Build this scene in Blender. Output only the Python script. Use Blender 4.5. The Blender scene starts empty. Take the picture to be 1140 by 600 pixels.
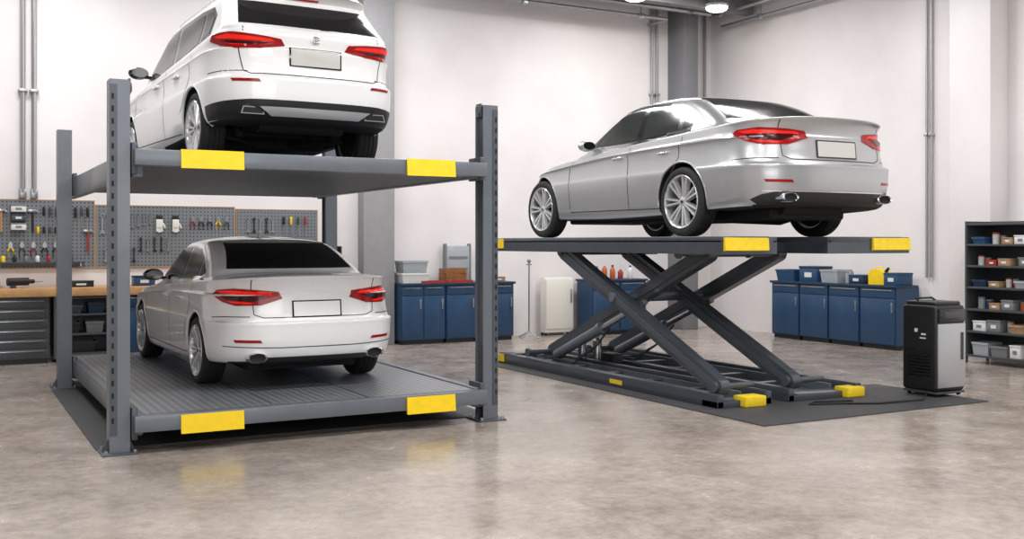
import bpy, bmesh, math, random
from mathutils import Vector, Matrix
from mathutils.bvhtree import BVHTree
random.seed(7)
PI=math.pi
SC=bpy.context.scene; COL=SC.collection
try:
    SC.view_settings.view_transform='Standard'; SC.view_settings.look='None'
except Exception: pass

# ---------------------------------------------------------------- materials
def lin(c):
    c=c/255.0
    return c/12.92 if c<=.04045 else ((c+.055)/1.055)**2.4
def S(r,g,b): return (lin(r),lin(g),lin(b),1)
def mat(name,col,rough=.5,metal=0,coat=0,spec=.5,emit=0,noise=0,bump=0,scale=20,cr=.08):
    m=bpy.data.materials.new(name); m.use_nodes=True
    nt=m.node_tree; b=nt.nodes['Principled BSDF']
    b.inputs['Base Color'].default_value=col; b.inputs['Roughness'].default_value=rough
    b.inputs['Metallic'].default_value=metal; b.inputs['Coat Weight'].default_value=coat
    b.inputs['Coat Roughness'].default_value=cr
    b.inputs['Specular IOR Level'].default_value=spec
    if emit:
        b.inputs['Emission Color'].default_value=col; b.inputs['Emission Strength'].default_value=emit
    if noise or bump:
        tc=nt.nodes.new('ShaderNodeTexCoord'); n=nt.nodes.new('ShaderNodeTexNoise')
        n.inputs['Scale'].default_value=scale; n.inputs['Detail'].default_value=5
        nt.links.new(tc.outputs['Object'],n.inputs['Vector'])
        if noise:
            r=nt.nodes.new('ShaderNodeValToRGB')
            r.color_ramp.elements[0].position=.3; r.color_ramp.elements[1].position=.7
            r.color_ramp.elements[0].color=tuple(c*(1-noise) for c in col[:3])+(1,)
            r.color_ramp.elements[1].color=tuple(min(1,c*(1+noise)) for c in col[:3])+(1,)
            nt.links.new(n.outputs['Fac'],r.inputs['Fac']); nt.links.new(r.outputs['Color'],b.inputs['Base Color'])
        if bump:
            bp=nt.nodes.new('ShaderNodeBump'); bp.inputs['Strength'].default_value=bump; bp.inputs['Distance'].default_value=.01
            nt.links.new(n.outputs['Fac'],bp.inputs['Height']); nt.links.new(bp.outputs['Normal'],b.inputs['Normal'])
    return m
def mnode(nt,op,a,b=None):
    n=nt.nodes.new('ShaderNodeMath'); n.operation=op
    for i,v in enumerate((a,b)):
        if v is None: continue
        if isinstance(v,(int,float)): n.inputs[i].default_value=v
        else: nt.links.new(v,n.inputs[i])
    return n.outputs[0]

K={}
K['white_paint']=mat('white_paint',S(234,234,234),.32,0,.8,cr=.05)
K['pearl_paint']=mat('pearl_paint',S(233,233,233),.3,.05,.9,cr=.05)
K['silver_paint']=mat('silver_paint',S(188,189,192),.32,.75,.7,cr=.06)
K['glass']=mat('dark_glass',S(30,29,30),.10,0,0,.3)
K['glass2']=mat('tinted_glass',S(46,50,48),.08,0,0,.45)
K['seam']=mat('seam_black',S(26,26,28),.7)
K['black']=mat('black_plastic',S(28,29,31),.45,noise=.1)
K['under']=mat('underbody_black',S(20,20,21),.8,noise=.2)
K['gloss_black']=mat('gloss_black',S(12,12,13),.12,0,.6)
K['rubber']=mat('tyre_rubber',S(24,24,25),.75,noise=.15,scale=40)
K['alloy']=mat('alloy',S(208,208,210),.25,.6)
K['disc']=mat('brake_disc',S(56,56,58),.35,.8)
K['chrome']=mat('chrome',S(225,225,228),.15,1)
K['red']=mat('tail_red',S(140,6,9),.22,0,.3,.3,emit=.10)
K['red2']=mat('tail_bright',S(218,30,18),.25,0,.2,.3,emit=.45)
K['reddark']=mat('tail_dark',S(48,4,7),.2,0,.3,.3)
K['plate']=mat('plate_white',S(224,224,224),.4)
K['plate_grey']=mat('plate_grey',S(190,188,184),.4)
K['lamp_clear']=mat('headlamp_clear',S(200,205,210),.08,.3,1)
K['lift']=mat('lift_grey',S(108,114,122),.4,.3,.2,noise=.05,scale=6)
K['lift_dark']=mat('lift_dark',S(80,85,92),.45,.3,.1,noise=.08,scale=6)
K['pan']=mat('lift_underside',S(92,96,101),.5,.3,noise=.06,scale=3)
K['scis']=mat('scissor_grey',S(80,86,94),.3,.45,.3,noise=.06,scale=5)
K['yellow']=mat('safety_yellow',S(246,208,20),.45,noise=.05,scale=12)
K['yellow_worn']=mat('worn_yellow',S(236,202,34),.5,noise=.07,scale=18)
K['steel']=mat('steel',S(178,180,182),.28,.9)
K['galv']=mat('galvanised',S(168,168,170),.38,.75)
K['blue']=mat('cabinet_blue',S(34,68,102),.4,.1,.2,noise=.04,scale=4)
K['blue_dk']=mat('cabinet_blue_dark',S(26,50,76),.45)
K['bluebin']=mat('bin_blue',S(36,72,108),.4)
K['tool_grey']=mat('tool_cabinet_grey',S(76,80,84),.42,.3,noise=.06,scale=5)
K['tool_black']=mat('tool_cabinet_black',S(40,42,45),.42,.2)
K['wood']=mat('bench_wood',S(200,154,104),.5,noise=.14,scale=9)
K['wood_grey']=mat('frame_wood',S(158,132,104),.6,noise=.1,scale=12)
K['wood_dk']=mat('crate_wood',S(140,88,48),.55,noise=.2,scale=14)
K['white']=mat('white_plastic',S(220,220,218),.4)
K['fridge']=mat('cream_enamel',S(226,223,215),.35,0,.2)
K['clear']=mat('clear_bin',S(160,167,172),.25,0,.4)
K['grey']=mat('mid_grey',S(118,121,125),.5)
K['col']=mat('column_grey',S(150,149,152),.7,noise=.04,bump=.05,scale=8)
K['col_dk']=mat('column_dark',S(124,124,128),.7,noise=.04,bump=.05,scale=8)
K['orange']=mat('orange',S(190,92,48),.45)
K['redp']=mat('red_plastic',S(160,48,44),.4)
K['green']=mat('green_plastic',S(74,108,78),.45)
K['card']=mat('cardboard',S(164,132,100),.7,noise=.1)
K['glove']=mat('glove_white',S(228,226,220),.8,noise=.05)
K['sil_panel']=mat('silver_panel',S(184,186,190),.3,.5,noise=.04,scale=120)
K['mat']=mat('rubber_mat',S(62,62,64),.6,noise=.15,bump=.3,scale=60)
K['lamp']=mat('lamp_glow',S(255,246,230),.5,emit=8)
K['ceil']=mat('ceiling_grey',S(136,136,139),.8,noise=.06,scale=3)

def wall_mat():
    m=mat('wall_plaster',S(226,220,219),.75); nt=m.node_tree; b=nt.nodes['Principled BSDF']
    tc=nt.nodes.new('ShaderNodeTexCoord'); n=nt.nodes.new('ShaderNodeTexNoise'); n.inputs['Scale'].default_value=.7; n.inputs['Detail'].default_value=6
    r=nt.nodes.new('ShaderNodeValToRGB'); r.color_ramp.elements[0].position=.3; r.color_ramp.elements[1].position=.72
    r.color_ramp.elements[0].color=S(222,217,217); r.color_ramp.elements[1].color=S(237,233,233)
    nt.links.new(tc.outputs['Object'],n.inputs['Vector']); nt.links.new(n.outputs['Fac'],r.inputs['Fac']); nt.links.new(r.outputs['Color'],b.inputs['Base Color'])
    return m
K['wall']=wall_mat()
def floor_mat():
    m=mat('polished_concrete',S(170,160,152),.3); nt=m.node_tree; b=nt.nodes['Principled BSDF']
    tc=nt.nodes.new('ShaderNodeTexCoord')
    def noise(s,d,ro=.6,dist=0):
        n=nt.nodes.new('ShaderNodeTexNoise'); n.inputs['Scale'].default_value=s; n.inputs['Detail'].default_value=d; n.inputs['Roughness'].default_value=ro
        n.inputs['Distortion'].default_value=dist
        nt.links.new(tc.outputs['Object'],n.inputs['Vector']); return n.outputs['Fac']
    a=noise(.5,5,.6,.3); c=noise(2.2,8,.7,.3); f=noise(12,10,.78)
    v=mnode(nt,'ADD',mnode(nt,'MULTIPLY',a,.30),mnode(nt,'ADD',mnode(nt,'MULTIPLY',c,.32),mnode(nt,'MULTIPLY',f,.38)))
    r=nt.nodes.new('ShaderNodeValToRGB'); e=r.color_ramp.elements
    e[0].position=.38; e[0].color=S(128,116,107); e[1].position=.62; e[1].color=S(186,175,166)
    nt.links.new(v,r.inputs['Fac']); nt.links.new(r.outputs['Color'],b.inputs['Base Color'])
    rr=nt.nodes.new('ShaderNodeMapRange'); rr.inputs['From Min'].default_value=.35; rr.inputs['From Max'].default_value=.65
    rr.inputs['To Min'].default_value=.16; rr.inputs['To Max'].default_value=.28
    nt.links.new(c,rr.inputs['Value']); nt.links.new(rr.outputs['Result'],b.inputs['Roughness'])
    return m
K['floor']=floor_mat()
def diamond_mat(name,c0,c1,f):
    m=mat(name,c0,.34,.4); nt=m.node_tree; b=nt.nodes['Principled BSDF']
    tc=nt.nodes.new('ShaderNodeTexCoord'); sp=nt.nodes.new('ShaderNodeSeparateXYZ'); nt.links.new(tc.outputs['Object'],sp.inputs[0])
    x,y=sp.outputs[0],sp.outputs[1]
    s1=mnode(nt,'SINE',mnode(nt,'MULTIPLY',mnode(nt,'ADD',x,y),f)); s2=mnode(nt,'SINE',mnode(nt,'MULTIPLY',mnode(nt,'SUBTRACT',x,y),f))
    p=mnode(nt,'GREATER_THAN',mnode(nt,'MULTIPLY',s1,s2),.3)
    mx=nt.nodes.new('ShaderNodeMix'); mx.data_type='RGBA'; mx.inputs[6].default_value=c0; mx.inputs[7].default_value=c1
    nt.links.new(p,mx.inputs[0]); nt.links.new(mx.outputs[2],b.inputs['Base Color'])
    bp=nt.nodes.new('ShaderNodeBump'); bp.inputs['Strength'].default_value=.25; bp.inputs['Distance'].default_value=.004
    nt.links.new(p,bp.inputs['Height']); nt.links.new(bp.outputs['Normal'],b.inputs['Normal'])
    return m
K['tread']=diamond_mat('tread_plate',S(120,123,128),S(166,169,173),44)
def peg_mat():
    m=mat('pegboard_grey',S(116,121,127),.5,.2); nt=m.node_tree; b=nt.nodes['Principled BSDF']
    tc=nt.nodes.new('ShaderNodeTexCoord'); sp=nt.nodes.new('ShaderNodeSeparateXYZ'); nt.links.new(tc.outputs['Object'],sp.inputs[0])
    s1=mnode(nt,'SINE',mnode(nt,'MULTIPLY',sp.outputs[0],2*PI/.055)); s2=mnode(nt,'SINE',mnode(nt,'MULTIPLY',sp.outputs[2],2*PI/.055))
    p=mnode(nt,'GREATER_THAN',mnode(nt,'ADD',s1,s2),1.35)
    mx=nt.nodes.new('ShaderNodeMix'); mx.data_type='RGBA'; mx.inputs[6].default_value=S(122,125,130); mx.inputs[7].default_value=S(48,50,54)
    nt.links.new(p,mx.inputs[0]); nt.links.new(mx.outputs[2],b.inputs['Base Color'])
    return m
K['peg']=peg_mat()

# ---------------------------------------------------------------- mesh builder
class MB:
    def __init__(s): s.bm=bmesh.new()
    def box(s,x0,x1,y0,y1,z0,z1,bev=0,seg=2,mi=0,M=None):
        m=Matrix.Translation(((x0+x1)/2,(y0+y1)/2,(z0+z1)/2))@Matrix.Diagonal((abs(x1-x0),abs(y1-y0),abs(z1-z0),1))
        if M is not None: m=M@m
        r=bmesh.ops.create_cube(s.bm,size=1,matrix=m); vs=r['verts']
        fs=set(f for v in vs for f in v.link_faces)
        for f in fs: f.material_index=mi
        if bev:
            es=list(set(e for v in vs for e in v.link_edges))
            bmesh.ops.bevel(s.bm,geom=es,offset=bev,segments=seg,profile=.5,affect='EDGES')
        return s
    def cyl(s,p0,p1,r,r2=None,seg=16,mi=0):
        p0=Vector(p0); p1=Vector(p1); d=p1-p0
        m=Matrix.Translation((p0+p1)/2)@d.to_track_quat('Z','Y').to_matrix().to_4x4()
        r_=bmesh.ops.create_cone(s.bm,cap_ends=True,segments=seg,radius1=r,radius2=r if r2 is None else r2,depth=d.length,matrix=m)
        for f in set(f for v in r_['verts'] for f in v.link_faces): f.material_index=mi
        return s
    def sphere(s,c,r,sc=(1,1,1),mi=0,u=14,v=8):
        m=Matrix.Translation(c)@Matrix.Diagonal((r*sc[0],r*sc[1],r*sc[2],1))
        r_=bmesh.ops.create_uvsphere(s.bm,u_segments=u,v_segments=v,radius=1,matrix=m)
        for f in set(f for v in r_['verts'] for f in v.link_faces): f.material_index=mi
        return s
    def tube(s,pts,r,seg=8,mi=0):
        pts=[Vector(p) for p in pts]; rings=[]; up=Vector((0,0,1))
        for i,p in enumerate(pts):
            t=(pts[min(i+1,len(pts)-1)]-pts[max(i-1,0)]).normalized()
            a=t.cross(up)
            if a.length<.05: a=t.cross(Vector((1,0,0)))
            a.normalize(); b=a.cross(t).normalized()
            rings.append([s.bm.verts.new(p+(a*math.cos(2*PI*k/seg)+b*math.sin(2*PI*k/seg))*r) for k in range(seg)])
        for i in range(len(rings)-1):
            for k in range(seg):
                f=s.bm.faces.new((rings[i][k],rings[i][(k+1)%seg],rings[i+1][(k+1)%seg],rings[i+1][k])); f.material_index=mi
        s.bm.faces.new(rings[0]); s.bm.faces.new(rings[-1][::-1])
        return s
    def lathe(s,prof,o=(0,0,0),axis='x',seg=32,mi=0,closed=False,sgn=1,sc=(1,1)):
        o=Vector(o); rings=[]
        for a,r in prof:
            ring=[]
            for k in range(seg):
                c=math.cos(2*PI*k/seg)*r*sc[0]; d=math.sin(2*PI*k/seg)*r*sc[1]
                v={'x':(a*sgn,c,d),'y':(c,a*sgn,d),'z':(c,d,a*sgn)}[axis]
                ring.append(s.bm.verts.new(o+Vector(v)))
            rings.append(ring)
        n=len(rings); R=n if closed else n-1
        for i in range(R):
            A,B=rings[i],rings[(i+1)%n]
            for k in range(seg):
                f=s.bm.faces.new((A[k],A[(k+1)%seg],B[(k+1)%seg],B[k])); f.material_index=mi
        if not closed:
            s.bm.faces.new(rings[0]).material_index=mi; s.bm.faces.new(rings[-1][::-1]).material_index=mi
        return s
    def prism(s,pts,plane,a,b,mi=0):
        def mk(u,v,w): return {'xy':(u,v,w),'yz':(w,u,v),'xz':(u,w,v)}[plane]
        A=[s.bm.verts.new(mk(u,v,a)) for u,v in pts]; B=[s.bm.verts.new(mk(u,v,b)) for u,v in pts]; n=len(pts)
        fs=[s.bm.faces.new(A),s.bm.faces.new(B[::-1])]
        for i in range(n): fs.append(s.bm.faces.new((A[i],B[i],B[(i+1)%n],A[(i+1)%n])))
        for f in fs: f.material_index=mi
        return s
    def hexa(s,v8,mi=0):
        v=[s.bm.verts.new(p) for p in v8]
        for q in ((0,1,2,3),(7,6,5,4),(0,4,5,1),(1,5,6,2),(2,6,7,3),(3,7,4,0)):
            s.bm.faces.new([v[i] for i in q]).material_index=mi
        return s
    def build(s,name,mats,parent=None,sub=None,ang=35,label=None,recalc=True):
        if recalc: bmesh.ops.recalc_face_normals(s.bm,faces=s.bm.faces[:])
        me=bpy.data.meshes.new(name); s.bm.to_mesh(me); s.bm.free()
        if not isinstance(mats,(list,tuple)): mats=[mats]
        for m in mats: me.materials.append(K[m] if isinstance(m,str) else m)
        o=bpy.data.objects.new(name,me); COL.objects.link(o)
        if sub is not None: me.transform(Matrix.Translation(-Vector(sub)))
        elif parent is None:
            xs=[v.co for v in me.vertices]
            c=Vector(((min(v.x for v in xs)+max(v.x for v in xs))/2,(min(v.y for v in xs)+max(v.y for v in xs))/2,min(v.z for v in xs)))
            me.transform(Matrix.Translation(-c)); o.location=c
        if parent is not None: o.parent=parent
        me.polygons.foreach_set('use_smooth',[True]*len(me.polygons))
        me.set_sharp_from_angle(angle=math.radians(ang))
        if label: o['label']=label
        return o
def thing(name,label,cat,loc=(0,0,0),rz=0,group=None):
    o=bpy.data.objects.new(name,None); COL.objects.link(o); o.location=loc; o.rotation_euler=(0,0,rz); o.empty_display_size=.2
    o['label']=label; o['category']=cat
    if group: o['group']=group
    return o
def tag(o,label,cat,group=None):
    o['label']=label; o['category']=cat
    if group: o['group']=group
    return o
def struct(mb,name,m):
    o=mb.build(name,m); o['kind']='structure'; return o

# ---------------------------------------------------------------- camera
F=1163.0; YAW=math.radians(28.6); HC=1.7
cam=bpy.data.cameras.new('camera'); co=bpy.data.objects.new('camera',cam); COL.objects.link(co)
co.location=(0,0,HC); co.rotation_euler=(PI/2,0,-YAW); cam.sensor_width=36; cam.lens=F/1140*36; cam.shift_y=-30/1140
cam.clip_start=.05; SC.camera=co

# ---------------------------------------------------------------- setting
WY=16.7; WX=13.7; CZ=6.3
struct(MB().box(-6,WX+.2,-8,WY+.2,-.1,0),'floor','floor')
struct(MB().box(-6,WX+.2,WY,WY+.2,0,CZ),'wall_back','wall')
struct(MB().box(WX,WX+.2,-8,WY,0,CZ),'wall_right','wall')
struct(MB().box(-6.2,-6,-8,WY+.2,0,CZ),'wall_left','wall')
struct(MB().box(-6,WX+.2,-8,WY+.2,CZ,CZ+.15),'ceiling','ceil')
struct(MB().box(6.08,6.63,16.25,WY,0,CZ,bev=.01),'trim_1','col')
struct(MB().box(5.72,6.08,16.5,WY,0,CZ,bev=.01),'trim_2','wall')
struct(MB().box(12.62,12.98,16.2,WY,0,CZ,bev=.006),'trim_3','col_dk')
struct(MB().box(13.3,WX,9.95,10.65,0,CZ,bev=.01),'trim_4','wall')
struct(MB().box(7,13.6,15.3,15.5,6.05,CZ,bev=.01),'trim_5','col_dk')

def conduit(pts,r,label,clamps=(),hang=()):
    root=thing('conduit_pipe',label,'pipe',pts[0],0)
    MB().tube(pts,r,10).build('pipe','galv',root,sub=pts[0])
    for c in clamps:
        MB().box(c[0]-r*1.8,c[0]+r*1.8,c[1]-r*1.5,c[1]+r*1.5,c[2]-.02,c[2]+.02,bev=.004).build('clamp','steel',root,sub=pts[0])
    for c in hang:
        MB().box(c[0]-.05,c[0]+.05,c[1]-.05,c[1]+.05,c[2]-.05,c[2]+.05,bev=.01).cyl((c[0],c[1],c[2]),(c[0],c[1],CZ),.012).build('hanger','steel',root,sub=pts[0])
    return root
conduit([(1.02,WY-.05,2.42),(1.02,WY-.05,CZ)],.035,'left one of the two steel conduits rising above the pegboard',[(1.02,WY-.05,3.9)])
conduit([(1.17,WY-.05,2.42),(1.17,WY-.05,CZ)],.035,'right one of the two steel conduits rising above the pegboard',[(1.17,WY-.05,3.9)])
conduit([(12.2,WY-.05,4.35),(12.2,WY-.05,CZ)],.028,'left slim steel conduit on the back wall beside the dark corner column',[(12.2,WY-.05,4.6)])
conduit([(12.32,WY-.05,4.35),(12.32,WY-.05,CZ)],.028,'right slim steel conduit on the back wall beside the dark corner column',[(12.32,WY-.05,4.6)])
conduit([(13.28,WY-.06,2.2),(13.28,WY-.06,CZ)],.03,'left steel conduit between the corner column and the right wall',[(13.28,WY-.06,3.6)])
conduit([(13.5,WY-.06,2.2),(13.5,WY-.06,CZ)],.03,'right steel conduit between the corner column and the right wall',[(13.5,WY-.06,3.6)])
conduit([(WX-.05,11.35,1.15),(WX-.05,11.35,CZ)],.022,'left steel conduit on the right wall by the blue cabinets',[(WX-.05,11.35,3.4)])
conduit([(WX-.05,11.26,1.15),(WX-.05,11.26,CZ)],.022,'right steel conduit on the right wall by the blue cabinets',[(WX-.05,11.26,3.4)])
conduit([(7,16.05,5.95),(12.1,16.05,5.95),(12.1,16.62,5.95)],.035,'lowest horizontal conduit under the ceiling along the back wall',hang=[(9,16.05,5.95),(11.5,16.05,5.95)])
conduit([(7,15.85,6.1),(13.0,15.85,6.1)],.04,'middle horizontal conduit under the ceiling along the back wall',hang=[(10,15.85,6.1),(12.5,15.85,6.1)])
conduit([(7,15.65,6.2),(13.2,15.65,6.2)],.03,'topmost horizontal conduit under the ceiling along the back wall',hang=[(10.5,15.65,6.2)])
conduit([(13.5,8,5.95),(13.5,16.1,5.95)],.035,'lower horizontal conduit under the ceiling along the right wall',hang=[(13.5,12,5.95),(13.5,15,5.95)])
conduit([(13.2,8,6.12),(13.2,16.1,6.12)],.035,'upper horizontal conduit under the ceiling along the right wall',hang=[(13.2,13,6.12),(13.2,15.8,6.12)])
def jbox(x,y,z,label):
    r=thing('junction_box',label,'junction box',(x,y,z))
    MB().box(-.05,.05,-.07,0,0,.14,bev=.006).build('box_body','galv',r)
    MB().box(-.04,.04,-.078,-.07,.01,.13,bev=.002).build('cover','steel',r)
jbox(1.02,WY,2.34,'grey junction box at the foot of the left conduit'); jbox(1.17,WY,2.34,'grey junction box at the foot of the right conduit')
def ceiling_light(x,y,z,label):
    r=thing('ceiling_light',label,'ceiling light',(x,y,z))
    MB().lathe([(0.01,.20),(.05,.22),(.14,.17),(.2,.06),(CZ-z,.05)],axis='z',seg=28).build('housing','steel',r)
    MB().lathe([(-.06,.14),(-.03,.19),(.01,.2)],axis='z',seg=28).build('diffuser','lamp',r)
ceiling_light(12.45,15.0,6.0,'round lit ceiling lamp close to the dark corner column')
ceiling_light(10.6,14.95,5.98,'round lit ceiling lamp left of the corner at the frame top')

# ---------------------------------------------------------------- cars
def herm(keys,t):
    n=len(keys)
    if t<=keys[0][0]: return keys[0][1]
    if t>=keys[-1][0]: return keys[-1][1]
    sec=[(keys[i+1][1]-keys[i][1])/(keys[i+1][0]-keys[i][0]) for i in range(n-1)]
    sl=[sec[0]]+[(sec[i-1]+sec[i])/2 for i in range(1,n-1)]+[sec[-1]]
    for i in range(n-1):
        if t<=keys[i+1][0]:
            h=keys[i+1][0]-keys[i][0]; u=(t-keys[i][0])/h
            return (2*u**3-3*u*u+1)*keys[i][1]+(u**3-2*u*u+u)*h*sl[i]+(-2*u**3+3*u*u)*keys[i+1][1]+(u**3-u*u)*h*sl[i+1]
def resample(p,n):
    d=[0]
    for i in range(1,len(p)): d.append(d[-1]+math.dist(p[i],p[i-1]))
    T=d[-1]; out=[]; j=0
    for k in range(n+1):
        t=T*k/n
        while j<len(d)-2 and d[j+1]<t: j+=1
        s=(t-d[j])/max(d[j+1]-d[j],1e-9); s=min(max(s,0),1)
        out.append((p[j][0]+(p[j+1][0]-p[j][0])*s,p[j][1]+(p[j+1][1]-p[j][1])*s))
    return out
NA,NS=14,76
def contour(row,L):
    w,yr,fo,zk,n,ar,af,cr=row; yf=L-fo; tot=yf-yr
    if ar+af>tot*.9: q=tot*.9/(ar+af); ar*=q; af*=q
    def P(th,rear):
        c=abs(math.cos(th))**(2/n); s=abs(math.sin(th))**(2/n)
        return (w*c, yr+ar-ar*s if rear else yf-af+af*s)
    M_=60
    a=[P(PI/2-(PI/4)*i/M_,True) for i in range(M_+1)]
    b=[P(PI/4-(PI/4)*i/M_,True) for i in range(M_+1)]+[P((PI/4)*i/M_,False) for i in range(M_+1)]
    c=[P(PI/4+(PI/4)*i/M_,False) for i in range(M_+1)]
    a[0]=(0,yr); c[-1]=(0,yf)
    pts=resample(a,NA)[:-1]+resample(b,NS)[:-1]+resample(c,NA)
    ks=[(0,zk[0]),(.5,zk[1]),(1,zk[2])]
    out=[]
    for x,y in pts:
        z=herm(ks,(y-yr)/tot)
        if w>0: z+=cr*(1-(x/w)**2)
        out.append(Vector((x,y,z)))
    return out
def car_shell(rows,L,s,sub=4):
    R=[contour(r,L) for r in rows]
    for r in R:
        for v in r: v.x*=s[0]; v.y*=s[1]; v.z*=s[2]
    out=[]; n=len(R)
    for i in range(n-1):
        A,B,C,D=R[max(i-1,0)],R[i],R[i+1],R[min(i+2,n-1)]
        for k in range(sub):
            t=k/sub; row=[]
            for a,b,c,d in zip(A,B,C,D):
                ch0=max((b-a).length,1e-4)**.5; ch1=max((c-b).length,1e-4)**.5; ch2=max((d-c).length,1e-4)**.5
                m1=((b-a)/ch0-(c-a)/(ch0+ch1)+(c-b)/ch1)*ch1 if ch0>.02 else (c-b)
                m2=((c-b)/ch1-(d-b)/(ch1+ch2)+(d-c)/ch2)*ch1 if ch2>.02 else (c-b)
                h=(2*t**3-3*t*t+1)*b+(t**3-2*t*t+t)*m1+(-2*t**3+3*t*t)*c+(t**3-t*t)*m2
                row.append(h)
            out.append(row)
    out.append(R[-1]); return out
def shell_mesh(grid):
    verts=[];faces=[]; n=len(grid[0]); W=2*n-2
    for row in grid:
        for v in row: verts.append(tuple(v))
        for j in range(n-2,0,-1): verts.append((-row[j].x,row[j].y,row[j].z))
    for i in range(len(grid)-1):
        for j in range(W):
            faces.append((i*W+j,i*W+(j+1)%W,(i+1)*W+(j+1)%W,(i+1)*W+j))
    faces.append(tuple(range(W-1,-1,-1)))
    me=bpy.data.meshes.new('car_shell'); me.from_pydata(verts,[],faces)
    bm=bmesh.new(); bm.from_mesh(me); bmesh.ops.remove_doubles(bm,verts=bm.verts[:],dist=2e-4)
    bmesh.ops.dissolve_degenerate(bm,edges=bm.edges[:],dist=1e-4)
    bmesh.ops.recalc_face_normals(bm,faces=bm.faces[:])
    bm.to_mesh(me); 
    bm.faces.ensure_lookup_table(); bvh=BVHTree.FromBMesh(bm); bm.free()
    return me,bvh
def clip(poly,u0,u1):
    def cl(p,f,I):
        o=[]
        for i in range(len(p)):
            a,b=p[i],p[(i+1)%len(p)]
            if f(a): o.append(a)
            if f(a)!=f(b): o.append(I(a,b))
        return o
    def I(u): return lambda a,b:(u,a[1]+(b[1]-a[1])*(u-a[0])/(b[0]-a[0]))
    p=cl(poly,lambda q:q[0]>=u0,I(u0)); return cl(p,lambda q:q[0]<=u1,I(u1))
def inset(poly,d):
    n=len(poly); A=sum(poly[i][0]*poly[(i+1)%n][1]-poly[(i+1)%n][0]*poly[i][1] for i in range(n)); sg=1 if A>0 else -1
    out=[]
    for i in range(n):
        p0,p1,p2=[Vector(poly[j%n]) for j in (i-1,i,i+1)]
        e1=(p1-p0).normalized(); e2=(p2-p1).normalized()
        n1=Vector((-e1.y,e1.x))*sg; n2=Vector((-e2.y,e2.x))*sg; b=(n1+n2)
        k=b.length
        if k<1e-6: out.append(tuple(p1)); continue
        b/=k; out.append(tuple(p1+b*min(d/max(b.dot(n1),.3),d*3)))
    return out

SED=[ # w, y_rear, front_offset, z keys, exponent, ar, af, crown
 (.74,.34,.34,(.27,.19,.22),4,.8,1.0,0),(.85,.12,.12,(.27,.20,.22),3.4,.8,1.0,0),(.882,.05,.05,(.32,.265,.30),3.2,.8,1.05,0),
 (.90,.01,0,(.44,.40,.42),3.2,.8,1.1,0),(.912,0,0,(.60,.56,.55),3.2,.8,1.1,0),(.914,.0,.01,(.645,.63,.60),3.2,.8,1.1,0),
 (.908,.055,.02,(.660,.655,.615),3.2,.8,1.1,0),(.903,.082,.05,(.80,.77,.67),3.1,.85,1.1,0),(.910,.09,.07,(.888,.852,.715),3.0,.85,1.1,0),
 (.916,.09,.07,(.902,.864,.722),3.0,.85,1.1,0),(.884,.10,.09,(.922,.876,.735),3.0,.85,1.1,0),(.870,.068,.14,(1.02,.925,.76),3.0,.85,1.15,.010),(.864,.034,.17,(1.056,.942,.778),3.0,.85,1.15,.015),
 (.842,.078,.22,(1.062,.950,.79),3.1,.85,1.15,.022),(.80,.20,.42,(1.068,.966,.83),3.4,.8,1.1,.028),(.775,.70,1.22,(1.07,.975,.925),4.5,.40,.5,.03),
 (.742,.86,1.40,(1.15,1.07,1.02),4.5,.36,.45,.02),(.692,1.08,1.66,(1.27,1.20,1.18),4.5,.36,.42,.012),(.635,1.32,1.93,(1.365,1.345,1.335),4,.36,.42,.01),
 (.575,1.48,2.10,(1.405,1.405,1.395),3.4,.42,.45,.01),(.38,1.76,2.32,(1.43,1.445,1.425),2.8,.5,.5,.008),(0,2.05,2.55,(1.442,1.46,1.44),2.8,.5,.5,0)]
SUVR=[
 (.74,.34,.34,(.36,.24,.25),4,.7,1.0,0),(.84,.14,.12,(.36,.25,.25),3.4,.7,1.0,0),(.89,.06,.05,(.41,.33,.34),3.2,.7,1.05,0),
 (.91,.01,0,(.51,.46,.46),3.2,.7,1.1,0),(.92,0,0,(.68,.62,.62),3.2,.7,1.1,0),(.92,.005,.01,(.745,.70,.66),3.2,.7,1.1,0),(.912,.055,.02,(.762,.74,.68),3.2,.7,1.1,0),
 (.908,.08,.05,(.92,.86,.76),3.2,.7,1.1,0),(.916,.078,.07,(.995,.925,.82),3.3,.7,1.1,0),(.92,.078,.07,(1.008,.937,.828),3.3,.7,1.1,0),(.892,.09,.09,(1.03,.953,.845),3.3,.7,1.1,0),(.888,.08,.14,(1.13,1.015,.88),3.7,.65,1.15,.01),
 (.87,.095,.24,(1.165,1.04,.91),3.9,.6,1.15,.015),(.845,.12,.45,(1.185,1.055,.955),4.2,.5,1.1,.02),(.82,.16,1.10,(1.21,1.065,1.03),5,.34,.5,.02),
 (.79,.23,1.30,(1.29,1.16,1.13),5,.30,.45,.015),(.75,.34,1.58,(1.41,1.31,1.30),5,.28,.42,.01),(.71,.43,1.88,(1.53,1.49,1.47),4.8,.28,.42,.01),
 (.665,.33,2.05,(1.59,1.575,1.555),4.4,.34,.45,.01),(.45,.38,2.28,(1.615,1.625,1.60),3.2,.4,.5,.01),(0,.60,2.5,(1.625,1.64,1.615),3,.4,.5,0)]

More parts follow.
